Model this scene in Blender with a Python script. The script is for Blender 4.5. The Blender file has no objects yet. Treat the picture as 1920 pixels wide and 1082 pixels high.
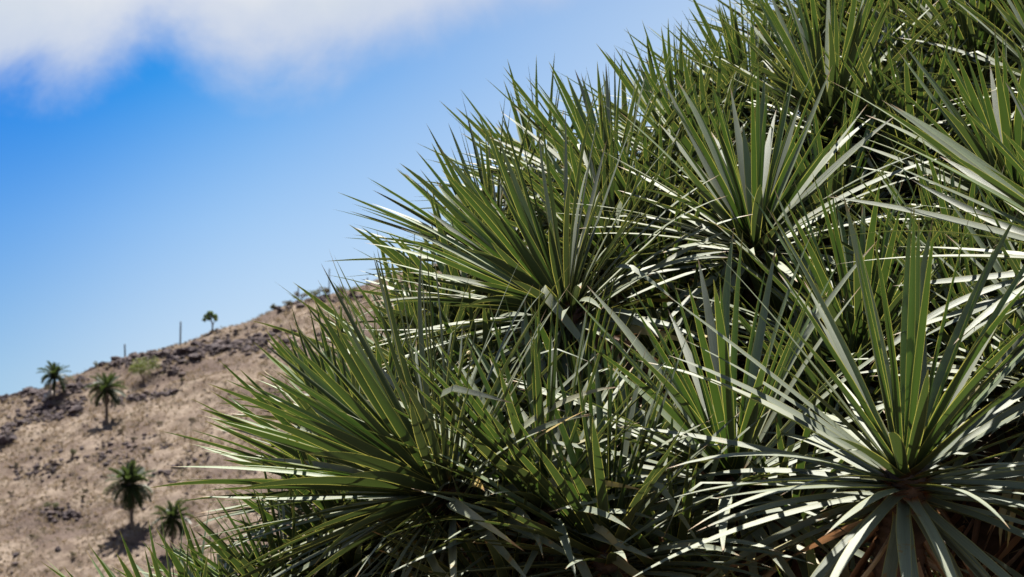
import bpy, bmesh, math, random
import numpy as np
from mathutils import Vector, noise
from mathutils.bvhtree import BVHTree

random.seed(7)
R = np.random.RandomState(11)
scene = bpy.context.scene
COL = scene.collection

# ------------------------------------------------------------------ camera
PITCH = math.radians(8.0)
LENS, SENSOR, PW, PH = 85.0, 36.0, 1920.0, 1082.0
FPX = PW * LENS / SENSOR
cam = bpy.data.cameras.new("camera")
cam.lens, cam.sensor_width = LENS, SENSOR
cam.clip_start, cam.clip_end = 0.1, 12000.0
cam.dof.use_dof = True
cam.dof.focus_distance = 5.4
cam.dof.aperture_fstop = 13.5
cam_ob = bpy.data.objects.new("camera", cam)
COL.objects.link(cam_ob)
cam_ob.location = (0, 0, 0)
cam_ob.rotation_euler = (math.pi / 2 + PITCH, 0, 0)
scene.camera = cam_ob

# ------------------------------------------------------------------ light
SUN_EL, SUN_AZ = math.radians(70.0), math.radians(-8.0)      # azimuth from +Y (away from camera) towards +X
sun_dir = Vector((math.sin(SUN_AZ) * math.cos(SUN_EL), math.cos(SUN_AZ) * math.cos(SUN_EL), math.sin(SUN_EL)))
sun = bpy.data.lights.new("sun", 'SUN')
sun.energy, sun.angle, sun.color = 5.0, math.radians(0.5), (1.0, 0.95, 0.87)
sun_ob = bpy.data.objects.new("sun", sun)
COL.objects.link(sun_ob)
sun_ob.rotation_euler = (-sun_dir).to_track_quat('-Z', 'Y').to_euler()

scene.view_settings.view_transform = 'Standard'
scene.view_settings.look = 'None'
scene.view_settings.gamma = 1.0
scene.view_settings.use_curve_mapping = False
scene.view_settings.exposure = 1.72
scene.cycles.max_bounces = 6
scene.cycles.transparent_max_bounces = 4


class NT:
    """small helper for node trees"""
    def __init__(self, tree):
        self.t = tree
        self.t.nodes.clear()

    def n(self, typ, **kw):
        nd = self.t.nodes.new(typ)
        for k, v in kw.items():
            setattr(nd, k, v)
        return nd

    def put(self, sock, v):
        if hasattr(v, 'is_output') or isinstance(v, bpy.types.NodeSocket):
            self.t.links.new(v, sock)
        elif isinstance(v, (tuple, list)) and len(v) == 3 and sock.type == 'RGBA':
            sock.default_value = (*v, 1)
        else:
            sock.default_value = v

    def math(self, op, a, b=0.0, c=None, clamp=False):
        nd = self.n('ShaderNodeMath', operation=op, use_clamp=clamp)
        self.put(nd.inputs[0], a)
        self.put(nd.inputs[1], b)
        if c is not None:
            self.put(nd.inputs[2], c)
        return nd.outputs[0]

    def step(self, v, a, b, lo=0.0, hi=1.0):
        nd = self.n('ShaderNodeMapRange', interpolation_type='SMOOTHSTEP')
        self.put(nd.inputs['Value'], v)
        for k, x in (('From Min', a), ('From Max', b), ('To Min', lo), ('To Max', hi)):
            self.put(nd.inputs[k], x)
        return nd.outputs['Result']

    def mix(self, f, a, b, blend='MIX'):
        nd = self.n('ShaderNodeMix', data_type='RGBA', blend_type=blend)
        self.put(nd.inputs[0], f)
        self.put(nd.inputs[6], a)
        self.put(nd.inputs[7], b)
        return nd.outputs[2]

    def noise(self, vec, scale, detail=4.0, rough=0.55, dims='3D', dist=0.0):
        nd = self.n('ShaderNodeTexNoise', noise_dimensions=dims)
        if vec is not None:
            self.put(nd.inputs['Vector'], vec)
        nd.inputs['Scale'].default_value = scale
        nd.inputs['Detail'].default_value = detail
        nd.inputs['Roughness'].default_value = rough
        nd.inputs['Distortion'].default_value = dist
        return nd.outputs['Fac']

    def ramp(self, f, stops):
        nd = self.n('ShaderNodeValToRGB')
        cr = nd.color_ramp
        while len(cr.elements) < len(stops):
            cr.elements.new(0.5)
        for e, (p, c) in zip(cr.elements, stops):
            e.position = p
            e.color = (*c, 1)
        self.put(nd.inputs[0], f)
        return nd.outputs[0]


# ------------------------------------------------------------------ sky
world = bpy.data.worlds.new("World")
scene.world = world
world.use_nodes = True
w = NT(world.node_tree)
sky = w.n('ShaderNodeTexSky', sky_type='NISHITA')
sky.sun_disc = False
sky.sun_elevation, sky.sun_rotation = SUN_EL, SUN_AZ
sky.air_density, sky.dust_density, sky.ozone_density = 1.0, 0.3, 3.0
geo = w.n('ShaderNodeTexCoord')
sep = w.n('ShaderNodeSeparateXYZ')
w.put(sep.inputs[0], geo.outputs['Generated'])
dx, dy, dz = sep.outputs
# deeper blue with height
tint = w.ramp(dz, [(0.0, (0.896, 0.722, 0.624)), (0.10, (0.780, 0.693, 0.647)), (0.165, (0.416, 0.590, 0.722)), (0.225, (0.030, 0.428, 0.734)),
                   (0.5, (0.020, 0.231, 0.549)), (1.0, (0.018, 0.172, 0.450))])
west = w.step(dx, -0.20, 0.12)                       # paler towards the sun
tint2 = w.mix(west, tint, w.mix(0.72, tint, (0.722, 0.693, 0.682)))
skyc = w.mix(1.0, sky.outputs[0], tint2, 'MULTIPLY')
skyc = w.mix(w.step(dx, -0.235, -0.09, 1.0, 0.0), skyc, w.mix(1.0, skyc, (0.47, 0.71, 0.93), 'MULTIPLY'))
hz_v = w.math('SUBTRACT', w.math('MULTIPLY', dx, 0.8), dz)
skyc = w.mix(w.step(hz_v, -0.36, -0.06, 0.0, 0.82), skyc, (3.91, 4.75, 5.71))
# one bank of soft cloud above the valley, breaking up higher
zc = w.math('MAXIMUM', dz, 0.03)
comb = w.n('ShaderNodeCombineXYZ')
w.put(comb.inputs[0], w.math('DIVIDE', dx, zc))
w.put(comb.inputs[1], w.math('DIVIDE', dy, zc))
cn = w.noise(geo.outputs['Generated'], 13.0, 8.0, 0.58, dist=0.3)
cn_low = w.noise(comb.outputs[0], 0.55, 3.0, 0.5)
edge = w.math('MAXIMUM', 0.226, w.math('MULTIPLY_ADD', dx, 0.38, 0.264))
bump_ = w.math('DIVIDE', w.math('ADD', dx, 0.147), 0.021)
notch = w.math('MULTIPLY', w.math('EXPONENT', w.math('MULTIPLY', w.math('MULTIPLY', bump_, bump_), -1.0)), 0.013)
q = w.math('SUBTRACT', dz, w.math('ADD', edge, notch))
q = w.math('ADD', q, w.math('MULTIPLY', w.math('SUBTRACT', cn, 0.5), 0.06))
bank = w.step(q, -0.022, 0.009)
high = w.step(dz, 0.265, 0.36)
broken = w.step(w.math('ADD', cn_low, w.math('MULTIPLY', w.math('SUBTRACT', cn, 0.5), 0.4)), 0.52, 0.68)
n_cloud = w.n('ShaderNodeMix', data_type='FLOAT')
w.put(n_cloud.inputs[0], high)
w.put(n_cloud.inputs[2], bank)
w.put(n_cloud.inputs[3], w.math('MULTIPLY', bank, broken))
cloud = n_cloud.outputs[0]
fine = w.noise(geo.outputs['Generated'], 17.0, 5.0, 0.6)
ccol = w.mix(w.step(q, -0.012, 0.034), (3.1, 3.6, 4.7), w.mix(w.step(fine, 0.35, 0.7), (3.95, 4.3, 4.75), (4.6, 4.75, 4.95)))
bg = w.n('ShaderNodeBackground')
w.put(bg.inputs[0], w.mix(cloud, skyc, ccol))
bg.inputs[1].default_value = 0.052
wo = w.n('ShaderNodeOutputWorld')
w.put(wo.inputs[0], bg.outputs[0])


# ------------------------------------------------------------------ helpers
def ray(px, py):
    """direction through a pixel of the 1920x1082 photograph, scaled so that its y is 1"""
    a, b = (px - PW / 2) / FPX, (PH / 2 - py) / FPX
    y = math.cos(PITCH) - b * math.sin(PITCH)
    z = math.sin(PITCH) + b * math.cos(PITCH)
    return np.array((a / y, 1.0, z / y))


def at(px, py, dist):
    return ray(px, py) * dist


def new_mesh(name, verts, faces, mats=(), uv=None, attrs=None, smooth=True, mat_idx=None):
    me = bpy.data.meshes.new(name)
    verts = np.asarray(verts, dtype=np.float32)
    if isinstance(faces, np.ndarray) and faces.ndim == 2:
        nf, k = faces.shape
        me.vertices.add(len(verts))
        me.vertices.foreach_set('co', verts.ravel())
        me.loops.add(nf * k)
        me.loops.foreach_set('vertex_index', faces.astype(np.int32).ravel())
        me.polygons.add(nf)
        me.polygons.foreach_set('loop_start', np.arange(0, nf * k, k, dtype=np.int32))
        me.polygons.foreach_set('loop_total', np.full(nf, k, dtype=np.int32))
        me.update(calc_edges=True)
    else:
        me.from_pydata([tuple(map(float, v)) for v in verts], [], [tuple(int(i) for i in f) for f in faces])
    for m in mats:
        me.materials.append(m)
    if mat_idx is not None:
        me.polygons.foreach_set('material_index', np.asarray(mat_idx, dtype=np.int32))
    if uv is not None:
        layer = me.uv_layers.new(name='UVMap')
        li = np.empty(len(me.loops), dtype=np.int32)
        me.loops.foreach_get('vertex_index', li)
        layer.data.foreach_set('uv', np.asarray(uv, dtype=np.float32)[li].ravel())
    for k, v in (attrs or {}).items():
        a = me.attributes.new(k, 'FLOAT', 'POINT')
        a.data.foreach_set('value', np.asarray(v, dtype=np.float32))
    if smooth:
        me.polygons.foreach_set('use_smooth', np.ones(len(me.polygons), dtype=bool))
    me.update()
    return me


def link(name, data, parent=None, loc=(0, 0, 0), rot=(0, 0, 0), scale=(1, 1, 1)):
    o = bpy.data.objects.new(name, data)
    COL.objects.link(o)
    o.location, o.rotation_euler, o.scale = loc, rot, scale
    if parent is not None:
        o.parent = parent
    return o


def tag(o, label=None, cat=None, group=None, kind=None):
    if label:
        o['label'] = label
    if cat:
        o['category'] = cat
    if group:
        o['group'] = group
    if kind:
        o['kind'] = kind
    return o


def tube(pts, radii, sides=8, cap=True):
    pts = np.asarray(pts, float)
    n = len(pts)
    tang = np.gradient(pts, axis=0)
    tang /= np.linalg.norm(tang, axis=1)[:, None]
    ref = np.array((0.3, 1, 0.1)) if abs(tang[0][1]) < 0.9 else np.array((1, 0, 0.2))
    V, F = [], []
    for i in range(n):
        a = np.cross(tang[i], ref)
        a /= np.linalg.norm(a)
        b = np.cross(tang[i], a)
        for k in range(sides):
            t = 2 * math.pi * k / sides
            V.append(pts[i] + radii[i] * (a * math.cos(t) + b * math.sin(t)))
    for i in range(n - 1):
        for k in range(sides):
            k2 = (k + 1) % sides
            F.append((i * sides + k, (i + 1) * sides + k, (i + 1) * sides + k2, i * sides + k2))
    if cap:
        V.append(pts[-1] + tang[-1] * radii[-1] * 0.5)
        e = len(V) - 1
        for k in range(sides):
            F.append(((n - 1) * sides + k, e, (n - 1) * sides + (k + 1) % sides))
    return V, F


def join(parts):
    V, F = [], []
    for v, f in parts:
        o = len(V)
        V.extend(v)
        F.extend([tuple(i + o for i in t) for t in f])
    return V, F


def new_mat(name):
    m = bpy.data.materials.new(name)
    m.use_nodes = True
    return m, NT(m.node_tree)


# ------------------------------------------------------------------ materials
def leaf_material():
    m, t = new_mat("dragon_tree_leaf")
    uvn = t.n('ShaderNodeUVMap')
    s = t.n('ShaderNodeSeparateXYZ')
    t.put(s.inputs[0], uvn.outputs[0])
    u, v = s.outputs[0], s.outputs[1]
    age = t.n('ShaderNodeAttribute', attribute_name='age').outputs['Fac']
    rnd = t.n('ShaderNodeAttribute', attribute_name='rnd').outputs['Fac']
    obj = t.n('ShaderNodeTexCoord').outputs['Object']
    # stretch for the fine veins that run along the blade
    cb = t.n('ShaderNodeCombineXYZ')
    t.put(cb.inputs[0], t.math('MULTIPLY', u, 26.0))
    t.put(cb.inputs[1], t.math('MULTIPLY', v, 2.2))
    t.put(cb.inputs[2], t.math('MULTIPLY', rnd, 57.0))
    vein = t.noise(cb.outputs[0], 1.0, 3.0, 0.6)
    blot = t.noise(obj, 9.0, 4.0, 0.6)
    blot2 = t.noise(obj, 31.0, 3.0, 0.6)
    edge = t.math('ABSOLUTE', t.math('MULTIPLY_ADD', u, 2.0, -1.0))
    margin = t.step(edge, 0.84, 0.98)
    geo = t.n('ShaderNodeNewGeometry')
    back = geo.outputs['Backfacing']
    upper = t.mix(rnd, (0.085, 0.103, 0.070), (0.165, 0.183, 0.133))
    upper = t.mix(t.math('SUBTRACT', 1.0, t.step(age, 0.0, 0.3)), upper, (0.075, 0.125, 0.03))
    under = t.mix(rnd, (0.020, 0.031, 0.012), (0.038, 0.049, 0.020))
    c = t.mix(back, upper, under)  # glaucous top, olive underside; gap widened to paint in sunlit and shaded contrast
    c = t.mix(1.0, c, t.ramp(vein, [(0.25, (0.68, 0.70, 0.66)), (0.5, (1, 1, 1)), (0.75, (1.35, 1.32, 1.25))]), 'MULTIPLY')
    c = t.mix(t.step(blot, 0.5, 0.8, 0.0, 0.5), c, t.mix(1.0, c, (0.62, 0.60, 0.42), 'MULTIPLY'))
    c = t.mix(t.math('MULTIPLY', t.step(blot2, 0.62, 0.70), t.step(age, 0.3, 0.9)), c, (0.16, 0.11, 0.045))
    c = t.mix(t.math('MULTIPLY', margin, 0.5), c, (0.30, 0.29, 0.07))
    # old leaves turn yellow, then brown, from the tip
    old = t.math('MULTIPLY', t.step(t.math('ADD', age, t.math('MULTIPLY', rnd, 0.25)), 1.0, 1.2), t.step(t.math('ADD', v, t.math('MULTIPLY', blot, 0.6)), 0.55, 1.2))
    c = t.mix(old, c, (0.33, 0.22, 0.05))
    tip = t.math('MULTIPLY', t.step(t.math('ADD', v, t.math('MULTIPLY', rnd, 0.06)), 0.95, 1.0), 0.85)
    c = t.mix(tip, c, (0.22, 0.13, 0.06))
    foot = t.math('SUBTRACT', 1.0, t.step(v, 0.015, 0.075))
    c = t.mix(t.math('MULTIPLY', foot, t.step(age, 0.1, 0.6, 0.1, 0.8)), c, (0.30, 0.07, 0.015))
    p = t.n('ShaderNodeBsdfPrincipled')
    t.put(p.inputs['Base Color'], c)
    t.put(p.inputs['Roughness'], t.step(vein, 0.2, 0.8, 0.52, 0.66))
    t.put(p.inputs['Specular IOR Level'], t.math('MULTIPLY_ADD', back, -0.08, 0.28))
    bump = t.n('ShaderNodeBump')
    bump.inputs['Strength'].default_value = 0.25
    bump.inputs['Distance'].default_value = 0.002
    t.put(bump.inputs['Height'], vein)
    t.put(p.inputs['Normal'], bump.outputs[0])
    tr = t.n('ShaderNodeBsdfTranslucent')
    tc = t.mix(t.step(age, 0.0, 0.45), (0.17, 0.33, 0.04), (0.15, 0.21, 0.05))
    tc = t.mix(margin, tc, (0.55, 0.50, 0.10))
    tc = t.mix(old, tc, (0.5, 0.3, 0.05))
    t.put(tr.inputs[0], tc)
    mx = t.n('ShaderNodeMixShader')
    t.put(mx.inputs[0], t.math('MULTIPLY_ADD', margin, 0.15, 0.062))
    t.put(mx.inputs[1], p.outputs[0])
    t.put(mx.inputs[2], tr.outputs[0])
    o = t.n('ShaderNodeOutputMaterial')
    t.put(o.inputs[0], mx.outputs[0])
    return m


def dead_leaf_material():
    m, t = new_mat("dead_leaf")
    uvn = t.n('ShaderNodeUVMap')
    rnd = t.n('ShaderNodeAttribute', attribute_name='rnd').outputs['Fac']
    mp = t.n('ShaderNodeMapping')
    t.put(mp.inputs[0], uvn.outputs[0])
    mp.inputs['Scale'].default_value = (22, 1.5, 1)
    vein = t.noise(mp.outputs[0], 1.0, 3.0)
    c = t.ramp(rnd, [(0.0, (0.10, 0.045, 0.025)), (0.5, (0.24, 0.135, 0.08)), (0.8, (0.36, 0.22, 0.13)), (1.0, (0.42, 0.32, 0.2))])
    c = t.mix(t.step(vein, 0.35, 0.7), c, t.mix(0.5, c, (0.02, 0.01, 0.005)))
    p = t.n('ShaderNodeBsdfPrincipled')
    t.put(p.inputs['Base Color'], c)
    p.inputs['Roughness'].default_value = 0.65
    tr = t.n('ShaderNodeBsdfTranslucent')
    tr.inputs[0].default_value = (0.28, 0.14, 0.065, 1)
    mx = t.n('ShaderNodeMixShader')
    mx.inputs[0].default_value = 0.2
    t.put(mx.inputs[1], p.outputs[0])
    t.put(mx.inputs[2], tr.outputs[0])
    o = t.n('ShaderNodeOutputMaterial')
    t.put(o.inputs[0], mx.outputs[0])
    return m


def simple_mat(name, c1, c2, scale, rough=0.8, bump=0.4, dist=0.02, c3=None, spec=0.3, stretch=None, transl=None):
    m, t = new_mat(name)
    vec = t.n('ShaderNodeTexCoord').outputs['Object']
    oi = t.n('ShaderNodeObjectInfo').outputs['Random']
    if stretch:
        mp = t.n('ShaderNodeMapping')
        t.put(mp.inputs[0], vec)
        mp.inputs['Scale'].default_value = stretch
        vec = mp.outputs[0]
    n1 = t.noise(vec, scale, 6.0, 0.62)
    n2 = t.noise(vec, scale * 0.23, 3.0)
    c = t.mix(t.step(n1, 0.3, 0.7), c1, c2)
    if c3:
        c = t.mix(t.step(n2, 0.48, 0.66, 0.0, 0.8), c, c3)
    c = t.mix(t.math('MULTIPLY', oi, 0.3), c, t.mix(1.0, c, (0.6, 0.6, 0.6), 'MULTIPLY'))
    p = t.n('ShaderNodeBsdfPrincipled')
    t.put(p.inputs['Base Color'], c)
    p.inputs['Roughness'].default_value = rough
    p.inputs['Specular IOR Level'].default_value = spec
    if bump:
        b = t.n('ShaderNodeBump')
        b.inputs['Strength'].default_value = bump
        b.inputs['Distance'].default_value = dist
        t.put(b.inputs['Height'], n1)
        t.put(p.inputs['Normal'], b.outputs[0])
    o = t.n('ShaderNodeOutputMaterial')
    if transl:
        tr = t.n('ShaderNodeBsdfTranslucent')
        tr.inputs[0].default_value = (*transl, 1)
        mx = t.n('ShaderNodeMixShader')
        mx.inputs[0].default_value = 0.3
        t.put(mx.inputs[1], p.outputs[0])
        t.put(mx.inputs[2], tr.outputs[0])
        t.put(o.inputs[0], mx.outputs[0])
    else:
        t.put(o.inputs[0], p.outputs[0])
    return m


def hill_material():
    m, t = new_mat("dry_hillside")
    pos = t.n('ShaderNodeNewGeometry').outputs['Position']
    big = t.noise(pos, 0.10, 4.0, 0.6)
    mid = t.noise(pos, 0.45, 5.0, 0.6)
    fin = t.noise(pos, 2.6, 5.0, 0.65)
    c = t.mix(t.step(mid, 0.38, 0.62), (0.110, 0.081, 0.060), (0.196, 0.155, 0.120))
    c = t.mix(t.step(big, 0.42, 0.6, 0.0, 0.75), c, (0.071, 0.050, 0.043))
    c = t.mix(t.step(fin, 0.52, 0.74, 0.0, 0.75), c, (0.051, 0.037, 0.033))
    p = t.n('ShaderNodeBsdfPrincipled')
    t.put(p.inputs['Base Color'], c)
    p.inputs['Roughness'].default_value = 0.95
    p.inputs['Specular IOR Level'].default_value = 0.1
    b = t.n('ShaderNodeBump')
    b.inputs['Strength'].default_value = 0.9
    b.inputs['Distance'].default_value = 0.35
    t.put(b.inputs['Height'], fin)
    t.put(p.inputs['Normal'], b.outputs[0])
    o = t.n('ShaderNodeOutputMaterial')
    t.put(o.inputs[0], p.outputs[0])
    return m


M_LEAF = leaf_material()
M_DEAD = dead_leaf_material()
M_BARK = simple_mat("dragon_tree_bark", (0.034, 0.021, 0.015), (0.09, 0.056, 0.040), 14.0, 0.85, 0.6, 0.02, c3=(0.10, 0.045, 0.03))
M_HILL = hill_material()
M_ROCK = simple_mat("basalt_rock", (0.022, 0.016, 0.020), (0.066, 0.046, 0.048), 2.6, 0.9, 0.9, 0.15, c3=(0.10, 0.072, 0.065))
M_PALE = simple_mat("pale_rock", (0.36, 0.31, 0.28), (0.52, 0.46, 0.42), 2.0, 0.9, 0.8, 0.1)
M_GRASS = simple_mat("dry_grass", (0.162, 0.124, 0.090), (0.242, 0.198, 0.149), 0.9, 0.9, 0.0, c3=(0.093, 0.068, 0.048), spec=0.1, transl=(0.235, 0.176, 0.109))
M_PALM = simple_mat("palm_frond", (0.018, 0.032, 0.012), (0.042, 0.062, 0.024), 1.5, 0.5, 0.0, spec=0.5, transl=(0.06, 0.09, 0.02))
M_DEADPALM = simple_mat("dead_palm_frond", (0.045, 0.034, 0.022), (0.10, 0.075, 0.05), 3.0, 0.9, 0.0)
M_PTRUNK = simple_mat("palm_trunk", (0.055, 0.042, 0.034), (0.125, 0.095, 0.075), 6.0, 0.9, 0.8, 0.08)
M_TREE = simple_mat("light_green_foliage", (0.06, 0.10, 0.032), (0.11, 0.15, 0.05), 2.0, 0.6, 0.0, transl=(0.14, 0.20, 0.05))
M_SHRUB = simple_mat("yellow_green_foliage", (0.07, 0.10, 0.025), (0.12, 0.14, 0.04), 2.0, 0.6, 0.0, transl=(0.18, 0.21, 0.05))
M_SCRUB = simple_mat("grey_scrub", (0.050, 0.038, 0.032), (0.10, 0.078, 0.062), 3.0, 0.8, 0.0, transl=(0.15, 0.13, 0.07))
M_GSCRUB = simple_mat("grey_green_scrub", (0.075, 0.08, 0.045), (0.13, 0.13, 0.08), 3.0, 0.8, 0.0, transl=(0.15, 0.15, 0.07))
M_TWIG = simple_mat("shrub_wood", (0.08, 0.06, 0.045), (0.15, 0.115, 0.09), 6.0, 0.9, 0.3)
M_POST = simple_mat("weathered_post", (0.085, 0.095, 0.10), (0.16, 0.165, 0.165), 5.0, 0.85, 0.3, stretch=(6, 6, 0.6))
M_GROUND = simple_mat("dusty_ground", (0.10, 0.072, 0.05), (0.18, 0.135, 0.095), 0.8, 0.95, 0.6, 0.2, c3=(0.075, 0.06, 0.042), spec=0.1)

# ------------------------------------------------------------------ hill
SLOPE, FOOT, FALL = 0.45, 200.0, 0.28      # rises away from the camera and towards the right
SKYLINE = [(-700, 1010), (-300, 860), (0, 748), (75, 727), (130, 702), (180, 686), (230, 669), (290, 655), (340, 641), (400, 617), (470, 597),
           (520, 577), (600, 552), (680, 533), (730, 515), (800, 495), (950, 450), (1200, 385), (1500, 310), (1900, 240), (2600, 150), (3600, 110)]
rx, rY = [], []
for px, py in SKYLINE:
    d = ray(px, py)
    Y = SLOPE * FOOT / max(0.12, SLOPE + FALL * d[0] - d[2])
    rx.append(d[0] * Y)
    rY.append(Y)
rx, rY = np.array(rx), np.array(rY)


def fbm(x, y, s, o=3):
    return noise.fractal(Vector((x * s, y * s, 3.7)), 1.0, 2.0, o)


def hill_z(x, y):
    yr = np.interp(x, rx, rY)
    t = y - yr
    zr = SLOPE * (yr - FOOT) + FALL * x
    a, b = SLOPE * t, -0.12 * t          # slope in front of the crest, gentle back slope behind it
    k = 1.0
    h = max(k - abs(a - b), 0.0) / k
    z = zr + min(a, b) - h * h * k * 0.25
    nz = 0.75 * fbm(x, y, 0.11) + 0.22 * fbm(x, y, 0.55)
    # ledges that follow the strata
    led = fbm(x + 40, y, 0.05)
    nz += 0.35 * math.sin((z + 2.2 * led) * 1.15) * max(0.0, min(1.0, 0.5 + led))
    return z + nz * (1.0 if t < -3 else 0.55)


xs = np.concatenate([np.linspace(-420, -82, 40), np.arange(-80, 2, 0.42), np.linspace(3, 60, 45), np.linspace(66, 700, 60)])
ys = np.concatenate([np.arange(120, 196, 4.0), np.arange(196, 345, 0.45), np.linspace(347, 420, 40), np.linspace(430, 900, 50)])
HZ = np.array([[hill_z(x, y) for x in xs] for y in ys])
gx, gy = np.meshgrid(xs, ys)
hv = np.stack([gx.ravel(), gy.ravel(), HZ.ravel()], 1)
nx, ny = len(xs), len(ys)
ii = (np.arange(ny - 1)[:, None] * nx + np.arange(nx - 1)[None, :]).ravel()
hf = np.stack([ii, ii + 1, ii + nx + 1, ii + nx], 1)
hill = link("hill", new_mesh("hill", hv, hf, [M_HILL]))
tag(hill, kind='structure')


def hz(x, y):
    """height of the built hill mesh"""
    j = int(np.clip(np.searchsorted(xs, x) - 1, 0, nx - 2))
    i = int(np.clip(np.searchsorted(ys, y) - 1, 0, ny - 2))
    fx, fy = (x - xs[j]) / (xs[j + 1] - xs[j]), (y - ys[i]) / (ys[i + 1] - ys[i])
    return (HZ[i, j] * (1 - fx) * (1 - fy) + HZ[i, j + 1] * fx * (1 - fy) + HZ[i + 1, j] * (1 - fx) * fy + HZ[i + 1, j + 1] * fx * fy)


def on_hill(px, py):
    """where the view through a pixel meets the hill (or the ridge just under it)"""
    d = ray(px, py)
    for Y in np.arange(198, 420, 0.4):
        if d[2] * Y <= hz(d[0] * Y, Y):
            return np.array((d[0] * Y, Y, hz(d[0] * Y, Y)))
    Y = float(np.interp(d[0] * 300, rx, rY))
    Y = float(np.interp(d[0] * Y, rx, rY))
    return np.array((d[0] * Y, Y, hz(d[0] * Y, Y)))


# the ground in the valley and round the tree, out to the horizon
gv, gf = [], []
GZ = -4.3
lim = [-6000, -800, -200, -60, -20, -8, 0, 8, 20, 60, 200, 800, 6000]
lims_y = [-6000, -800, -200, -60, -20, -8, 0, 4, 8, 12, 20, 60, 140, 228, 300, 800, 6000]
for yy in lims_y:
    for xx in lim:
        gv.append((xx, yy, GZ + (0.12 * fbm(xx, yy, 0.1) if abs(xx) < 100 and -70 < yy < 150 else 0)))
for i in range(len(lims_y) - 1):
    for j in range(len(lim) - 1):
        a = i * len(lim) + j
        gf.append((a, a + 1, a + len(lim) + 1, a + len(lim)))
ground = link("ground", new_mesh("ground", gv, gf, [M_GROUND]))
tag(ground, kind='structure')


# ------------------------------------------------------------------ rocks of the hill
def rock_mesh(seed, sub, mat):
    bm = bmesh.new()
    bmesh.ops.create_icosphere(bm, subdivisions=sub, radius=1.0)
    off = Vector((seed * 7.3, seed * 3.1, seed * 1.7))
    for v in bm.verts:
        p = v.co.copy()
        f = 1.0 + 0.6 * noise.fractal(p * 0.9 + off, 1.0, 2.0, 3)
        c = noise.cell_vector(p * 1.6 + off)
        v.co = p * f + Vector(c) * 0.34 - Vector((0.17, 0.17, 0.17))
        v.co.z *= 0.72
    me = bpy.data.meshes.new("rock")
    bm.to_mesh(me)
    bm.free()
    me.materials.append(mat)
    return me


ROCKS = [rock_mesh(s, 2, M_ROCK) for s in range(9)]
ROCKV = []
for me in [rock_mesh(40 + s, 1, M_ROCK) for s in range(5)]:
    bm = bmesh.new()
    bm.from_mesh(me)
    ROCKV.append((np.array([v.co[:] for v in bm.verts]), np.array([[v.index for v in f.verts] for f in bm.faces])))
    bm.free()


def add_rock(p, size, mesh=None, flat=1.0):
    r = random.random
    s = size * (0.7 + 0.6 * r())
    o = link("rock", mesh or random.choice(ROCKS), hill, (p[0], p[1], p[2] + s * 0.1),
             (r() * 0.5 - 0.25, r() * 0.5 - 0.25, r() * 6.28), (s * (0.8 + 0.7 * r()), s * (0.7 + 0.5 * r()), s * (0.6 + 0.5 * r()) * flat))
    return o


# ledges: polylines over the photograph with how many rocks, their size in metres and the scatter in pixels
LEDGES = [
    ([(165, 690), (215, 678), (262, 668), (330, 662)], 24, 0.75, 6),
    ([(315, 672), (360, 662), (400, 652), (440, 650), (480, 640), (540, 628)], 48, 1.0, 11),
    ([(205, 684), (240, 680), (300, 690), (335, 700)], 14, 0.7, 8),
    ([(0, 745), (45, 735), (80, 742), (130, 735), (160, 722)], 34, 0.75, 10),
    ([(40, 770), (95, 770), (130, 768), (150, 757)], 18, 0.8, 8),
    ([(0, 815), (25, 800), (70, 785), (120, 778)], 24, 0.7, 7),
    ([(205, 755), (250, 748), (285, 742), (330, 735)], 14, 0.55, 7),
    ([(520, 582), (560, 572), (610, 562), (690, 560)], 12, 0.6, 6),
    ([(480, 660), (560, 650), (640, 630)], 14, 0.6, 10),
    ([(30, 898), (90, 880), (105, 872)], 6, 0.5, 6),
    ([(95, 970), (115, 965), (150, 968)], 7, 0.5, 6),
    ([(60, 890), (150, 865), (230, 850), (330, 830)], 10, 0.35, 14),
    ([(290, 905), (330, 880), (380, 860)], 8, 0.45, 10),
]
n_rocks = 0
for poly, cnt, size, jit in LEDGES:
    P = np.array(poly, float)
    seg = np.linspace(0, len(P) - 1, cnt)
    for s in seg:
        px = np.interp(s, range(len(P)), P[:, 0]) + R.normal() * jit
        py = np.interp(s, range(len(P)), P[:, 1]) + R.normal() * jit * 0.6
        add_rock(on_hill(px, py), size * R.uniform(0.3, 0.95))
        n_rocks += 1
for k in range(26):
    px, py = R.uniform(0, 520), R.uniform(760, 1078)
    add_rock(on_hill(px, py), R.uniform(0.16, 0.38))
for px, py, s in ((12, 828, 1.1), (150, 728, 1.2), (30, 1045, 0.7), (215, 1015, 0.3), (80, 965, 0.5)):
    add_rock(on_hill(px, py), s)
o = add_rock(on_hill(92, 747), 0.75, rock_mesh(33, 2, M_PALE))
o['label'] = 'pale grey rock beside the palm trunk'

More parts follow.
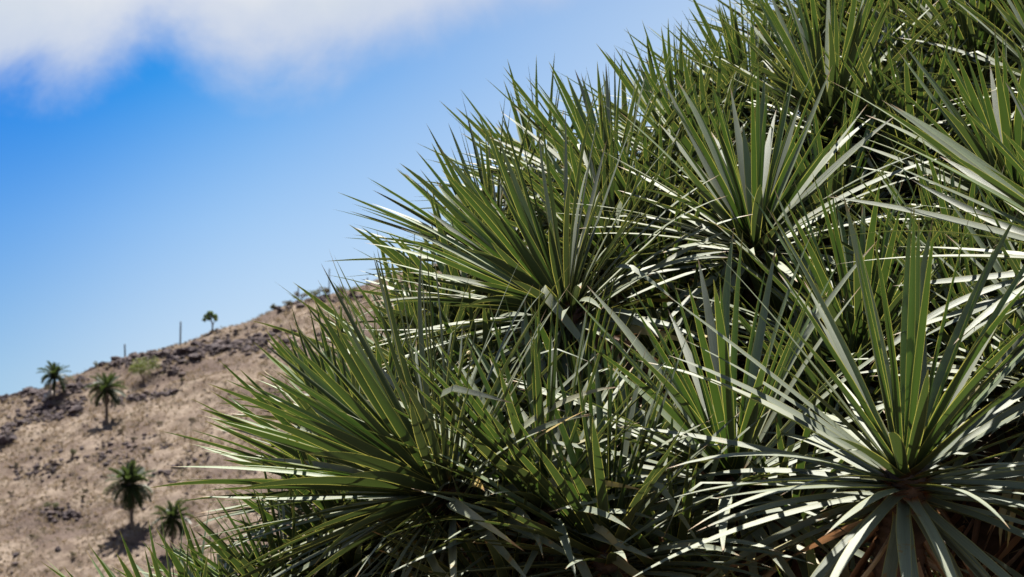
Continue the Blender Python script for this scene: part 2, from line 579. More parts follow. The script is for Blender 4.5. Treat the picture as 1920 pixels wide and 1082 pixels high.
# loose stones too many to pick apart
V, F, base = [], [], 0
for k in range(7600):
    x, y = R.uniform(-115, 45), R.uniform(195, 400)
    dens = fbm(x, y, 0.16)
    if dens < R.uniform(-0.5, 0.5) or y > np.interp(x, rx, rY) + 2:
        continue
    vv, ff = ROCKV[k % 5]
    s = R.uniform(0.07, 0.2) * (1.6 if R.rand() < 0.15 else 1)
    a = R.uniform(0, 6.28)
    rot = np.array(((math.cos(a), -math.sin(a), 0), (math.sin(a), math.cos(a), 0), (0, 0, 1)))
    V.append((vv * (s * R.uniform(0.8, 1.6), s, s * 0.9)) @ rot.T + (x, y, hz(x, y) + s * 0.2))
    F.append(ff + base)
    base += len(vv)
for poly, cnt, size, jit in LEDGES:
    P = np.array(poly, float)
    for k in range(cnt * 7):
        q_ = R.uniform(0, len(P) - 1)
        p = on_hill(np.interp(q_, range(len(P)), P[:, 0]) + R.normal() * jit * 1.3, np.interp(q_, range(len(P)), P[:, 1]) + R.normal() * jit * 0.8)
        vv, ff = ROCKV[k % 5]
        s = R.uniform(0.10, 0.34)
        a = R.uniform(0, 6.28)
        rot = np.array(((math.cos(a), -math.sin(a), 0), (math.sin(a), math.cos(a), 0), (0, 0, 1)))
        V.append((vv * (s * R.uniform(0.8, 1.8), s, s * 1.1)) @ rot.T + p + (0, 0, s * 0.15))
        F.append(ff + base)
        base += len(vv)
rub = link("rubble", new_mesh("rubble", np.concatenate(V), np.concatenate(F), [M_ROCK], smooth=False))
tag(rub, 'small dark stones strewn over the dry hillside', 'rubble', kind='stuff')

# dry grass in tufts
NT_ = 66000
px_, py_ = R.uniform(-115, 45, NT_ * 2), R.uniform(195, 400, NT_ * 2)
keep = []
for k in range(len(px_)):
    if len(keep) >= NT_:
        break
    if py_[k] < np.interp(px_[k], rx, rY) + 3 and fbm(px_[k], py_[k], 0.3, 2) + 0.35 > R.uniform(-0.2, 0.6):
        keep.append(k)
V, F, base = [], [], 0
for k in keep:
    x, y = px_[k], py_[k]
    z = hz(x, y) - 0.03
    h = R.uniform(0.12, 0.34) * (1.5 if R.rand() < 0.08 else 1)
    for b in range(4):
        a = R.uniform(0, 6.28)
        ca, sa = math.cos(a), math.sin(a)
        bx, by = x + R.normal() * 0.09, y + R.normal() * 0.09
        wd = 0.06 + 0.05 * R.rand()
        V += [(bx - sa * wd, by + ca * wd, z), (bx + sa * wd, by - ca * wd, z), (bx + ca * h * 0.6, by + sa * h * 0.6, z + h)]
        F.append((base, base + 1, base + 2))
        base += 3
grs = link("dry_grass", new_mesh("dry_grass", np.array(V), np.array(F), [M_GRASS], smooth=False))
tag(grs, 'straw coloured dry grass growing all over the hillside', 'grass', kind='stuff')


# low brown scrub between the grass, too small to pick apart
V, F, base = [], [], 0
for k in range(42000):
    x, y = R.uniform(-115, 45), R.uniform(195, 400)
    if y > np.interp(x, rx, rY) + 2 or fbm(x, y, 0.22) + 0.12 < R.uniform(-0.5, 0.55):
        continue
    z, s = hz(x, y), R.uniform(0.12, 0.42)
    c = np.array((x, y, z + s * 0.35)) + R.normal(size=(10, 3)) * s * (0.6, 0.6, 0.25)
    a, e = R.normal(size=(2, 10, 3)) * s * 0.22
    V.append(np.stack([c - a, c + e, c + a], 1).reshape(-1, 3))
    F.append(np.arange(base, base + 30).reshape(-1, 3))
    base += 30
scr = link("ground_scrub", new_mesh("ground_scrub", np.concatenate(V), np.concatenate(F), [M_SCRUB], smooth=False))
tag(scr, 'low brown scrub scattered through the dry grass of the hillside', 'scrub', kind='stuff')


# ------------------------------------------------------------------ foliage helper: leaf faces through a volume
def leaf_cloud(blobs, n, size, seed, squash=0.8):
    r = np.random.RandomState(seed)
    V, F = [], []
    wts = np.array([b[3] ** 2 for b in blobs])
    wts = wts / wts.sum()
    for k in range(n):
        b = blobs[r.choice(len(blobs), p=wts)]
        d = r.normal(size=3)
        d /= np.linalg.norm(d)
        c = np.array(b[:3]) + d * b[3] * (0.35 + 0.68 * r.rand() ** 0.6) * np.array((1, 1, squash))
        a, e = r.normal(size=3), r.normal(size=3)
        a /= np.linalg.norm(a)
        e = np.cross(a, e)
        e /= np.linalg.norm(e)
        s = size * r.uniform(0.6, 1.3)
        i = len(V)
        V += [c - a * s, c + e * s * 0.45, c + a * s, c - e * s * 0.45]
        F.append((i, i + 1, i + 2, i + 3))
    return V, F


# ------------------------------------------------------------------ palms
def frond_mesh(seed, length, droop, dead=False):
    r = np.random.RandomState(seed)
    n = 15
    V, F = [], []
    pts = []
    p, ang = np.array((0.0, 0.0, 0.0)), 0.0
    for i in range(n + 1):
        pts.append(p.copy())
        ang = -droop * (i / n) ** 1.4
        p = p + np.array((math.cos(ang), 0, math.sin(ang))) * length / n
    for i in range(n):
        i0 = len(V)
        wr = 0.045 * (1 - i / n) + 0.012
        a, b = pts[i], pts[i + 1]
        V += [a + (0, wr, 0), a - (0, wr, 0), b - (0, wr * 0.9, 0), b + (0, wr * 0.9, 0)]
        F.append((i0, i0 + 1, i0 + 2, i0 + 3))
    for i in range(2, 2 * n):
        t = i / (2 * n)
        a = np.array([np.interp(t * n, range(n + 1), [q[c] for q in pts]) for c in range(3)])
        ll = length * 0.20 * (math.sin(math.pi * (0.12 + 0.8 * t)) ** 0.7) * r.uniform(0.8, 1.15)
        for s in (-1, 1):
            d = np.array((0.62, 0.62 * s, 0.30 + r.uniform(-0.25, 0.2)))
            d /= np.linalg.norm(d)
            tip = a + d * ll + (0, 0, -0.12 * ll)
            i0 = len(V)
            V += [a + (0.045, 0, 0), a - (0.045, 0, 0), tip]
            F.append((i0, i0 + 1, i0 + 2))
    return new_mesh("frond", np.array(V), F, [M_PALM], smooth=False)


FRONDS = [frond_mesh(s, 1.0, dr) for s, dr in enumerate((0.5, 0.8, 1.0, 1.25, 1.5, 0.65))]


DEAD_FRONDS = []
for s_ in (21, 22):
    me_ = frond_mesh(s_, 1.0, 0.4)
    me_.materials.clear()
    me_.materials.append(M_DEADPALM)
    DEAD_FRONDS.append(me_)


def palm(px, py_base, py_top, frond_px, label, seed, lean=0.0, nf=46, low=-45):
    """palm with its foot at a pixel; heights given in photograph pixels"""
    r = np.random.RandomState(seed)
    p = on_hill(px, py_base)
    k = p[1] / FPX                       # metres per pixel there
    th = (py_base - py_top) * k          # height of the crown's heart
    L = frond_px * k * 1.12
    root = link("palm_tree", None, loc=p)
    tag(root, label, 'palm tree', 'palm trees on the dry hillside')
    tw = 0.036 * th + 0.07
    pts = [(lean * th * (t ** 1.5), 0, -0.3 + (th + 0.3) * t) for t in np.linspace(0, 1, 12)]
    rad = [tw * (1.25 - 0.45 * min(1, t * 3) + 0.5 * max(0, t - 0.88) / 0.12) * (1 + 0.07 * math.sin(t * 90)) for t in np.linspace(0, 1, 12)]
    v, f = tube(pts, rad, 9)
    link("trunk", new_mesh("trunk", v, f, [M_PTRUNK]), root)
    top = np.array(pts[-1])
    for i in range(nf):
        t = i / nf
        el = math.radians(82 + (low - 82) * t ** 0.85 + r.normal() * 7)
        az = i * 2.39996 + r.normal() * 0.2
        d = 0 if t < 0.15 else 5 if t < 0.3 else min(4, int(1 + t * 4))
        s = L * r.uniform(0.85, 1.08) * (0.8 if t < 0.15 else 1.0)
        o = link("frond", FRONDS[d], root, tuple(top + (0, 0, -0.25 * tw * t * 3)), (r.normal() * 0.3, -el, az), (s, s, s))
    for i in range(5):
        s = L * r.uniform(0.35, 0.6)
        link("dead_frond", DEAD_FRONDS[i % 2], root, tuple(top - (0, 0, 0.5 * tw * 3)), (r.normal() * 0.4, math.radians(r.uniform(58, 80)), i * 0.9 + r.normal() * 0.3), (s, s, s))
    return root


palm(101, 749, 706, 34, 'palm tree standing on the skyline beside a pale rock', 1, 0.02, 38, -30)
palm(200, 796, 728, 38, 'palm tree with bare trunk just below the rocky ridge', 2, -0.03, 44, -42)
palm(247, 992, 908, 50, 'tallest palm tree with a full round crown low on the slope', 3, -0.06, 60, -50)
palm(322, 1046, 974, 40, 'palm tree half hidden behind the dragon tree leaf tips', 4, 0.0, 48, -50)


# ------------------------------------------------------------------ small tree and shrubs on the ridge
def tree_on_ridge():
    p = on_hill(398, 622)
    k = p[1] / FPX * 1.15
    root = link("small_tree", None, loc=p)
    tag(root, 'small green leafy tree standing alone on the skyline', 'tree')
    parts = [tube([(0, 0, -0.3), (0.02, 0, 10 * k), (-0.12, 0, 18 * k), (-6 * k, 0, 26 * k)], [0.14, 0.11, 0.08, 0.03], 7),
             tube([(0, 0, 9 * k), (3 * k, 0.2, 16 * k), (5 * k, 0.1, 25 * k)], [0.08, 0.06, 0.02], 6),
             tube([(-0.1, 0, 16 * k), (-8 * k, -0.2, 19 * k), (-13 * k, -0.2, 20 * k)], [0.05, 0.04, 0.015], 6)]
    v, f = join(parts)
    link("trunk", new_mesh("trunk", v, f, [M_TWIG]), root)
    blobs = [(-4 * k, 0, 29 * k, 5.5 * k), (3 * k, 0.3, 25 * k, 5 * k), (-10 * k, 0, 25 * k, 4.5 * k), (-14 * k, 0.2, 19 * k, 3.5 * k), (6 * k, -0.2, 19 * k, 3 * k), (-5 * k, -0.3, 21 * k, 4.5 * k)]
    v, f = leaf_cloud(blobs, 800, 0.16, 5)
    link("crown", new_mesh("crown", np.array(v), f, [M_TREE], smooth=False), root)


tree_on_ridge()


def shrub(name, px, py, wpx, hpx, mat, label, cat, seed, group=None, n=500, size=0.14, stems=True, nb=6):
    r = np.random.RandomState(seed)
    p = on_hill(px, py)
    k = p[1] / FPX
    root = link(name, None, loc=p)
    tag(root, label, cat, group)
    blobs, st = [], []
    for i in range(nb):
        bx, bz = r.uniform(-0.38, 0.38) * wpx * k, r.uniform(0.42, 0.78) * hpx * k
        by = r.uniform(-0.3, 0.3) * wpx * k
        blobs.append((bx, by, bz, r.uniform(0.2, 0.3) * min(wpx, hpx * 1.3) * k))
        st.append(tube([(0.1 * bx, 0.1 * by, -0.2), (0.5 * bx, 0.5 * by, bz * 0.5), (bx, by, bz)], [0.05, 0.04, 0.012], 5))
    v, f = leaf_cloud(blobs, n, size, seed + 50)
    link("foliage", new_mesh("foliage", np.array(v), f, [mat], smooth=False), root)
    if stems:
        v, f = join(st)
        link("stem", new_mesh("stem", v, f, [M_TWIG]), root)
    return root


shrub("green_shrub", 272, 718, 58, 50, M_SHRUB, 'yellow green bush with thin stems below the dark rocks', 'bush', 21, n=1100, size=0.13, nb=9)
for i, (px, py, wd, h) in enumerate(((515, 580, 20, 12), (537, 576, 22, 15), (562, 566, 26, 20), (588, 562, 28, 20), (612, 556, 26, 20), (640, 552, 24, 16), (665, 556, 24, 14))):
    shrub("scrub_bush", px, py, wd, h, M_SCRUB if i % 3 else M_GSCRUB, 'dark low bush in the row of scrub along the crest', 'bush', 60 + i, 'dark scrub along the crest', 380, 0.11)
shrub("skyline_shrub", 181, 688, 13, 14, M_GSCRUB, 'tiny dark shrub poking up on the rocky skyline', 'bush', 31, n=140, size=0.09)
shrub("grey_green_bush", 134, 860, 16, 18, M_GSCRUB, 'grey green bush alone on the open grass slope', 'bush', 32, n=300, size=0.10)
shrub("rounded_shrub", 98, 958, 28, 17, M_GSCRUB, 'wide rounded grey shrub left of the tallest palm', 'bush', 33, n=400, size=0.10)
for i, (px, py) in enumerate(((155, 940), (160, 925), (120, 910), (60, 1010), (20, 930), (210, 760), (300, 800), (360, 795), (430, 740), (190, 1035), (140, 1050),
                              (70, 850), (250, 830), (340, 720), (420, 690), (30, 880), (270, 860), (225, 815))):
    shrub("dry_bush", px, py, R.uniform(10, 18), R.uniform(8, 13), M_SCRUB, 'low brown dry bush scattered on the grassy slope', 'bush', 80 + i,
          'low dry bushes on the slope', 130, 0.10, nb=4)


# ------------------------------------------------------------------ posts on the ridge
def post(px, py0, py1, label, lean, wpx=3.4):
    p = on_hill(px, py0)
    k = p[1] / FPX
    h, rr = (py0 - py1) * k, wpx * k / 2
    pts = [(lean * h * t, 0, -0.4 + (h + 0.4) * t) for t in (0, 0.3, 0.6, 0.85, 1.0)]
    v, f = tube(pts, [rr * 1.1, rr, rr, rr * 0.92, rr * 0.9], 8)
    o = link("post", new_mesh("post", v, f, [M_POST]), loc=p)
    tag(o, label, 'post', 'posts along the ridge')
    return o


post(338, 642, 598, 'tall thin post on the ridge left of the lone tree', 0.0)
post(235, 668, 640, 'short thin leaning post on the ridge above the yellow green bush', -0.06)
post(617, 556, 504, 'thin dark post rising from the crest scrub among leaf tips', 0.0, 2.4)
post(559, 572, 537, 'slender post at the lower end of the crest scrub', 0.0, 2.6)
post(687, 540, 521, 'stubby leaning post by the highest visible part of the ridge', 0.1, 3.0)

# ------------------------------------------------------------------ dragon tree
CEN, RAD = np.array((1.9, 7.3, -0.75)), np.array((2.9, 2.9, 2.45))
NSEG = 11
SPROF = np.linspace(0, 1, NSEG + 1)
WPROF = np.interp(SPROF, (0, 0.04, 0.12, 0.35, 0.6, 0.8, 0.93, 1.0), (1.35, 1.05, 0.86, 1.0, 0.80, 0.50, 0.2, 0.0))


def build_leaves(axis, n, L, rs, th0=4, th1=118, dead=0, spread=1.0, width=0.034):
    """leaf blades of one rosette: arrays of vertices (leaf, ring, 3 across, xyz), ages, random numbers, dead flags"""
    a = np.asarray(axis, float)
    a /= np.linalg.norm(a)
    e1 = np.cross(a, (0.0, 1.0, 0.0))
    e1 /= np.linalg.norm(e1)
    e2 = np.cross(a, e1)
    N = n + dead
    i = np.arange(N)
    t = np.clip(i / n, 0, 1)
    isdead = i >= n
    phi = i * 2.399963 + rs.normal(0, 0.28, N)
    th = np.radians(th0 + (th1 - th0) * t ** 0.72 + rs.normal(0, 8, N) * (0.4 + t)) * spread
    th = np.where(isdead, np.radians(rs.uniform(112, 172, N)), th)
    LL = L * np.where(t < 0.12, 0.82 + 1.5 * t, 1.0) * rs.uniform(0.84, 1.06, N)
    LL = LL * np.where(t > 0.7, 0.86, 1.0) * np.where(rs.rand(N) < 0.06, 0.7, 1.0)
    LL = np.where(isdead, L * rs.uniform(0.5, 0.95, N), LL)
    W = width * rs.uniform(0.85, 1.12, N) * np.where(t < 0.1, 0.7, 1.0) * np.where(isdead, 0.75, 1.0)
    rdir = np.cos(phi)[:, None] * e1 + np.sin(phi)[:, None] * e2
    d = np.cos(th)[:, None] * a + np.sin(th)[:, None] * rdir
    p = -a * (0.012 + 0.085 * t)[:, None] + rdir * 0.022 - a * (isdead * rs.uniform(0, 0.30, N))[:, None]
    nrm = a - (d @ a)[:, None] * d
    nrm /= np.linalg.norm(nrm, axis=1)[:, None]
    bend = rs.normal(0.15, 0.20, N) * (0.35 + 0.9 * t)
    side_bend = rs.normal(0, 0.18, N) * (0.4 + t)
    grav = 0.14 + 0.6 * t ** 2.2 * rs.uniform(0.4, 1.5, N)
    kink = (rs.rand(N) < 0.07) & (t > 0.3)
    kpos = rs.uniform(0.35, 0.7, N)
    twist = rs.normal(0, 0.35, N) * (0.3 + t)
    twist = np.where(isdead, rs.normal(0, 1.6, N), twist)
    bend = np.where(isdead, rs.normal(0, 0.9, N), bend)
    side_bend = np.where(isdead, rs.normal(0, 0.5, N), side_bend)
    fold = np.radians(np.where(t < 0.15, 34, 15) + rs.normal(0, 5, N))
    fold = np.where(isdead, np.radians(rs.uniform(10, 60, N)), fold)
    out = np.empty((N, NSEG + 1, 3, 3))
    ds = 1.0 / NSEG
    for k in range(NSEG + 1):
        s = SPROF[k]
        sd = np.cross(d, nrm)
        tw = (twist * s)[:, None]
        sd2 = sd * np.cos(tw) + nrm * np.sin(tw)
        n2 = np.cross(sd2, d)
        hw = (W * 0.5 * WPROF[k])[:, None]
        f = (fold * (1.5 - s))[:, None]
        out[:, k, 0] = p - sd2 * hw * np.cos(f) + n2 * hw * np.sin(f)
        out[:, k, 1] = p
        out[:, k, 2] = p + sd2 * hw * np.cos(f) + n2 * hw * np.sin(f)
        p = p + d * (LL * ds)[:, None]
        b = bend * ds * (0.5 + s)
        b = b + np.where(kink & (np.abs(s - kpos) < 0.09), 0.75, 0.0)
        d = d - nrm * b[:, None] + sd * (side_bend * ds)[:, None] + np.array((0, 0, -1.0)) * (grav * ds * (0.3 + s))[:, None]
        d /= np.linalg.norm(d, axis=1)[:, None]
        nrm = nrm - np.sum(nrm * d, axis=1)[:, None] * d
        nrm /= np.linalg.norm(nrm, axis=1)[:, None]
    return out, t, rs.rand(N), isdead


_q = []
for k in range(NSEG):
    for c in range(2):
        _q.append((k * 3 + c, k * 3 + c + 1, (k + 1) * 3 + c + 1, (k + 1) * 3 + c))
LEAF_F = np.array(_q)
LEAF_UV = np.array([(c / 2.0, s) for s in SPROF for c in range(3)])
NV = (NSEG + 1) * 3


def leaves_mesh(name, out, age, rnd, isdead):
    n = len(out)
    v = out.reshape(-1, 3)
    f = (LEAF_F[None] + (np.arange(n) * NV)[:, None, None]).reshape(-1, 4)
    mi = np.repeat(isdead.astype(int), len(LEAF_F))
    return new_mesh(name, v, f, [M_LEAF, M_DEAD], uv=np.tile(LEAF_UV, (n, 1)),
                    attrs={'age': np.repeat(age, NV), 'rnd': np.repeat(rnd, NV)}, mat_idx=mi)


# pixel of the heart, distance, axis, leaf length, leaves, dead leaves, widest opening
KEY = [
    (1700, 856, 4.55, (0.02, -0.42, 1.0), 0.59, 106, 64, 119, 0.0285),
    (1368, 862, 4.95, (-0.22, -0.40, 1.0), 0.53, 106, 64, 117, 0.0285),
    (1412, 432, 5.9, (-0.12, -0.40, 1.0), 0.508, 133, 28, 118, 0.0285),
    (1035, 560, 5.7, (-0.72, -0.18, 0.80), 0.51, 182, 36, 108, 0.0245),
    (795, 900, 4.9, (-0.95, -0.15, 0.66), 0.52, 190, 44, 108, 0.0245),
    (1900, 362, 6.0, (-0.18, -0.22, 1.0), 0.526, 133, 20, 115, 0.0285),
    (1552, 215, 6.8, (-0.10, -0.15, 1.0), 0.526, 169, 16, 112, 0.0245),
    (1005, 915, 4.85, (-0.45, -0.15, 1.0), 0.46, 135, 32, 115, 0.0245),
    (1125, 1005, 4.75, (-0.35, -0.25, 1.0), 0.44, 135, 36, 115, 0.0245),
    (330, 1262, 5.0, (-0.45, -0.10, 1.0), 0.38, 120, 12, 110, 0.0245),
    (560, 1265, 5.15, (-0.65, -0.15, 0.9), 0.42, 135, 28, 118, 0.0245),
    (2050, 445, 4.7, (-0.35, -0.35, 0.8), 0.508, 103, 16, 115, 0.0285),
    (1610, 655, 5.5, (-0.08, -0.18, 1.0), 0.470, 154, 20, 112, 0.0245),
    (1800, 560, 5.7, (0.05, -0.15, 1.0), 0.451, 147, 20, 112, 0.0245),
    (1835, 120, 7.0, (-0.05, -0.20, 1.0), 0.526, 162, 16, 112, 0.0245),
    (720, 870, 5.6, (-0.40, 0.0, 1.0), 0.432, 135, 24, 112, 0.0245),
    (905, 785, 5.7, (-0.35, 0.0, 1.0), 0.357, 107, 32, 112, 0.0245),
    (915, 470, 6.7, (-0.65, 0.0, 0.9), 0.451, 147, 16, 110, 0.0245),
    (1010, 365, 7.3, (-0.45, 0.05, 1.0), 0.432, 135, 12, 108, 0.0245),
    (1140, 360, 6.7, (-0.45, -0.10, 1.0), 0.489, 147, 16, 110, 0.0245),
    (1275, 295, 7.2, (-0.38, 0.0, 1.0), 0.48, 147, 12, 108, 0.0245),
    (1400, 215, 7.5, (-0.30, 0.0, 1.0), 0.50, 147, 12, 108, 0.0245),
    (1520, 105, 7.9, (-0.25, 0.0, 1.0), 0.50, 135, 8, 108, 0.0245),
    (1640, 30, 8.0, (-0.15, 0.0, 1.0), 0.508, 135, 8, 108, 0.0245),
    (1790, -40, 8.2, (-0.1, 0.0, 1.0), 0.508, 135, 8, 108, 0.0245),
    (2010, 690, 5.0, (0.1, -0.3, 1.0), 0.470, 135, 20, 115, 0.0245),
    (1250, 590, 6.2, (-0.35, -0.10, 1.0), 0.395, 120, 32, 112, 0.0245),
    (1990, 150, 6.4, (-0.1, -0.25, 1.0), 0.508, 147, 16, 112, 0.0245),
    (1720, 330, 6.6, (-0.05, -0.1, 1.0), 0.489, 147, 12, 112, 0.0245),
    (1930, 30, 7.4, (0.0, -0.1, 1.0), 0.508, 135, 8, 110, 0.0245),
    (1230, 455, 6.5, (-0.35, -0.05, 1.0), 0.432, 135, 12, 110, 0.0245),
    (1560, 420, 6.4, (-0.1, -0.1, 1.0), 0.451, 135, 12, 110, 0.0245),
    (1480, 640, 5.9, (-0.1, -0.1, 1.0), 0.395, 120, 16, 110, 0.0245),
    (2000, 560, 5.6, (0.1, -0.1, 1.0), 0.470, 174, 12, 110, 0.0245),
    (1880, 240, 7.2, (0.0, -0.1, 1.0), 0.489, 135, 8, 110, 0.0245),
    (1420, 225, 7.3, (-0.25, -0.05, 1.0), 0.432, 123, 6, 110, 0.0245),
    (1560, 60, 7.6, (-0.15, -0.05, 1.0), 0.432, 123, 4, 110, 0.0245),
    (1690, 150, 7.3, (-0.10, -0.10, 1.0), 0.451, 123, 4, 110, 0.0245),
    (1740, 20, 7.5, (-0.05, -0.10, 1.0), 0.451, 123, 4, 110, 0.0245),
    (1660, 250, 6.9, (-0.15, -0.15, 1.0), 0.432, 123, 6, 112, 0.0245),
    (1790, 250, 6.9, (0.0, -0.15, 1.0), 0.451, 123, 6, 112, 0.0245),
    (1860, -60, 7.6, (0.0, -0.10, 1.0), 0.470, 112, 4, 110, 0.0245),
    (1960, -10, 7.0, (0.05, -0.15, 1.0), 0.470, 112, 4, 110, 0.0245),
    (1330, 330, 6.7, (-0.30, -0.10, 1.0), 0.414, 123, 6, 110, 0.0245),
    (1130, 470, 6.3, (-0.50, -0.10, 0.9), 0.414, 123, 8, 112, 0.0245),
    (870, 585, 6.4, (-0.60, 0.05, 0.9), 0.395, 112, 8, 112, 0.0245),
    (1270, 700, 5.9, (-0.20, 0.0, 1.0), 0.338, 78, 20, 112, 0.0245),
    (1560, 800, 5.4, (-0.05, 0.0, 1.0), 0.395, 100, 16, 114, 0.0245),
    (1870, 720, 5.3, (0.10, -0.05, 1.0), 0.432, 112, 12, 114, 0.0245),
    (690, 1010, 5.25, (-0.55, -0.05, 0.9), 0.376, 100, 16, 116, 0.0245),
    (650, 905, 5.35, (-0.80, 0.0, 0.80), 0.44, 117, 16, 112, 0.0245),
    (1080, 770, 5.5, (-0.35, 0.0, 1.0), 0.34, 95, 24, 112, 0.0245),
    (930, 1110, 4.85, (-0.55, -0.20, 0.9), 0.34, 78, 40, 116, 0.0245),
    (1255, 1075, 4.85, (-0.25, -0.35, 0.9), 0.36, 78, 40, 118, 0.0245),
    (640, 775, 6.3, (-0.55, 0.05, 1.0), 0.33, 100, 8, 110, 0.0245),
    (800, 700, 6.2, (-0.40, 0.05, 1.0), 0.36, 100, 10, 110, 0.0245),
    (520, 1140, 5.1, (-0.85, -0.10, 0.8), 0.34, 120, 14, 112, 0.022),
    (420, 1215, 5.2, (-0.55, -0.05, 1.0), 0.34, 110, 12, 112, 0.022),
    (640, 1060, 5.2, (-0.85, -0.10, 0.75), 0.34, 110, 20, 112, 0.023),
    (1480, 960, 5.0, (-0.10, -0.20, 1.0), 0.34, 60, 50, 116, 0.024),
    (1180, 850, 5.3, (-0.25, -0.05, 1.0), 0.34, 90, 20, 112, 0.023),
]
rosettes = []
for k, (px, py, dist, ax, L, n, nd, th1, wd) in enumerate(KEY):
    rosettes.append(dict(pos=at(px, py, dist), axis=ax, L=L, n=n, nd=nd, th1=th1, wd=wd, key=True))
# the rest of the dome
NF = 235
for k in range(NF):
    u = (k + 0.5) / NF
    zz = 1 - 1.22 * u
    ph = k * 2.399963
    rr = math.sqrt(max(0, 1 - zz * zz))
    nv = np.array((rr * math.cos(ph), rr * math.sin(ph), zz))
    pos = CEN + nv * RAD * (0.97 + 0.03 * R.normal())
    if min(np.linalg.norm(pos - r['pos']) for r in rosettes) < 0.40:
        continue
    # keep fill rosettes out of the gaps that the photograph shows in front
    pc = pos[1] * math.cos(PITCH) + pos[2] * math.sin(PITCH)
    sx = 960 + FPX * pos[0] / pc
    sy = 541 - FPX * (-pos[1] * math.sin(PITCH) + pos[2] * math.cos(PITCH)) / pc
    if pos[1] < 7.0 and -300 < sx < 2150 and -80 < sy < 1230:
        continue
    if sx < 760 and sy < 1600:
        continue
    if sx < 960 and sy < 1082 and pos[1] < 9.5 and (sy < 1250 - sx * 0.95):
        continue
    ax = nv / RAD
    ax = ax / np.linalg.norm(ax) + np.array((0, 0, 0.75))
    rosettes.append(dict(pos=pos, axis=ax, L=R.uniform(0.48, 0.56), n=58, nd=6, th1=112, wd=0.033, key=False))
# inner rosettes deeper in the crown, so that the gaps stay closed by foliage
for r in rosettes:
    rs = np.random.RandomState(int(abs(r['pos'][0] * 977 + r['pos'][2] * 3571 + r['pos'][1] * 131)) % 100000)
    r['leaves'] = build_leaves(r['axis'], r['n'], r['L'], rs, th1=r['th1'], dead=r['nd'], width=r['wd'])

# which single leaves show largest from the camera
polyv, polyf, off = [], [], 0
for r in rosettes:
    o = r['leaves'][0]
    v = (o + r['pos']).reshape(-1, 3)
    f = (LEAF_F[None] + (np.arange(len(o)) * NV)[:, None, None]).reshape(-1, 4) + off
    polyv.append(v)
    polyf.append(f)
    off += len(v)
bvh = BVHTree.FromPolygons(np.concatenate(polyv).tolist(), np.concatenate(polyf).tolist())
score = []
for ri, r in enumerate(rosettes):
    if not r['key']:
        continue
    o = r['leaves'][0] + r['pos']
    for li in range(len(o)):
        sc = 0.0
        for k in range(1, NSEG, 2):
            c = o[li, k, 1] * 0.5 + (o[li, k, 0] if k % 4 == 1 else o[li, k, 2]) * 0.5
            pc = c[1] * math.cos(PITCH) + c[2] * math.sin(PITCH)
            sx, sy = FPX * c[0] / pc, FPX * (-c[1] * math.sin(PITCH) + c[2] * math.cos(PITCH)) / pc
            if abs(sx) > 960 or abs(sy) > 541:
                continue
            cv = Vector(c)
            dist = cv.length
            hit = bvh.ray_cast(Vector((0, 0, 0)), cv / dist, dist - 0.006)
            if hit[0] is not None:
                continue
            e = o[li, k, 2] - o[li, k, 0]
            g = o[li, k + 1, 1] - o[li, k, 1]
            sc += abs(np.dot(np.cross(e, g), c)) / dist / dist ** 2
        score.append((sc, ri, li))
score.sort(reverse=True)
single = {}
for sc, ri, li in score[:300]:
    single.setdefault(ri, []).append(li)

ROOT = np.array((1.9, 7.3, GZ))
tree = link("dragon_tree", None, loc=ROOT)
tag(tree, 'large dragon tree whose domed crown of sword shaped leaf rosettes fills the right side', 'tree')
HUB = np.array((1.9, 7.3, -2.4))
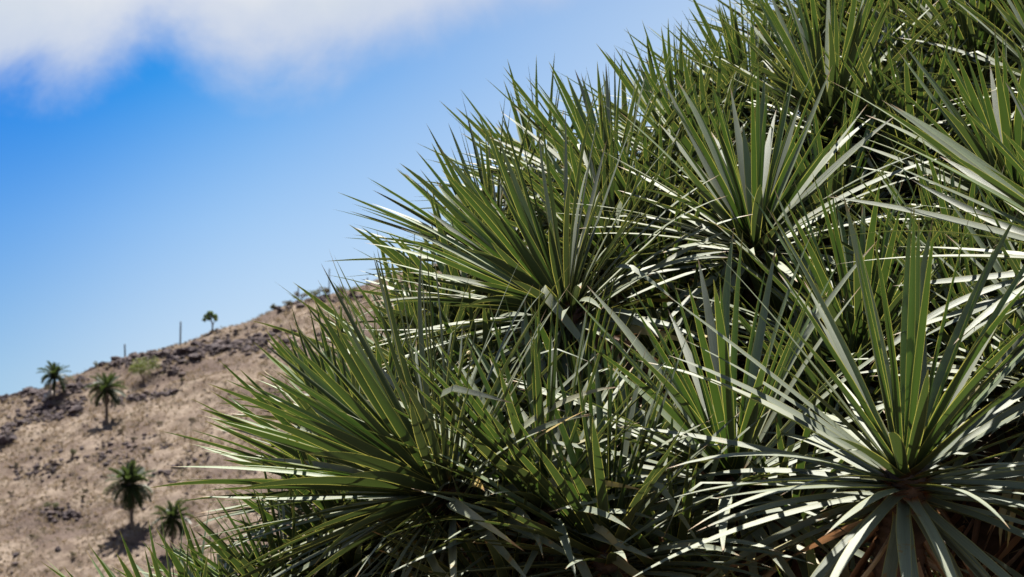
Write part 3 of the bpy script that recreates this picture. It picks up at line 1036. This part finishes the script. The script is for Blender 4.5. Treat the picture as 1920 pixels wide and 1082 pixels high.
# trunk
tp = [ROOT + (0, 0, -0.3), ROOT + (0.03, 0.02, 0.3), ROOT + (0.06, 0, 1.0), HUB + (0, 0, 0.15)]
v, f = tube(np.array(tp) - ROOT, [0.72, 0.55, 0.46, 0.5], 18)
link("trunk", new_mesh("trunk", v, f, [M_BARK]), tree)
# limbs: rosettes gathered in clusters, one limb each
pos_all = np.array([r['pos'] for r in rosettes])
cent = pos_all[R.choice(len(pos_all), 26, replace=False)]
for it in range(12):
    lab = np.argmin(((pos_all[:, None] - cent[None]) ** 2).sum(2), axis=1)
    cent = np.array([pos_all[lab == c].mean(0) if (lab == c).any() else cent[c] for c in range(26)])
for c in range(26):
    idx = np.where(lab == c)[0]
    if not len(idx):
        continue
    fork = HUB + (cent[c] - HUB) * 0.68 + (0, 0, -0.12)
    mid = HUB + (cent[c] - HUB) * 0.35 + (0, 0, -0.15)
    parts = [tube([HUB, mid, fork], [0.22, 0.13, 0.10], 10)]
    for j in idx:
        a = np.array(rosettes[j]['axis'], float)
        a /= np.linalg.norm(a)
        tip = rosettes[j]['pos'] - a * 0.03
        b = tip - a * 0.30
        m2 = fork * 0.5 + b * 0.5 + (0, 0, -0.05)
        parts.append(tube([fork, m2, b], [0.085, 0.06, 0.047], 9))
        # ringed leaf scars towards the tip
        rp, rr_ = [], []
        for q_ in range(15):
            for e_, g_ in ((0.0, 1.0), (0.8, 1.16)):
                u_ = (q_ + e_) / 15
                rp.append(b + (tip - b) * u_)
                rr_.append((0.046 - 0.010 * u_ ** 3) * g_ * random.uniform(0.94, 1.06))
        parts.append(tube(rp, rr_, 9))
    v, f = join(parts)
    link("branch", new_mesh("branch", np.array(v) - ROOT, f, [M_BARK]), tree)

for ri, r in enumerate(rosettes):
    o, age, rnd, isd = r['leaves']
    sel = np.zeros(len(o), bool)
    sel[single.get(ri, [])] = True
    ros = link("leaf_rosette", leaves_mesh("leaf_rosette", o[~sel], age[~sel], rnd[~sel], isd[~sel]), tree, tuple(r['pos'] - ROOT))
    ros['kind'] = 'stuff'
    for li in np.where(sel)[0]:
        nm = "dead_leaf" if isd[li] else "leaf"
        link(nm, leaves_mesh(nm, o[li:li + 1], age[li:li + 1], rnd[li:li + 1], isd[li:li + 1]), ros)
print("rosettes", len(rosettes), "rocks", n_rocks)
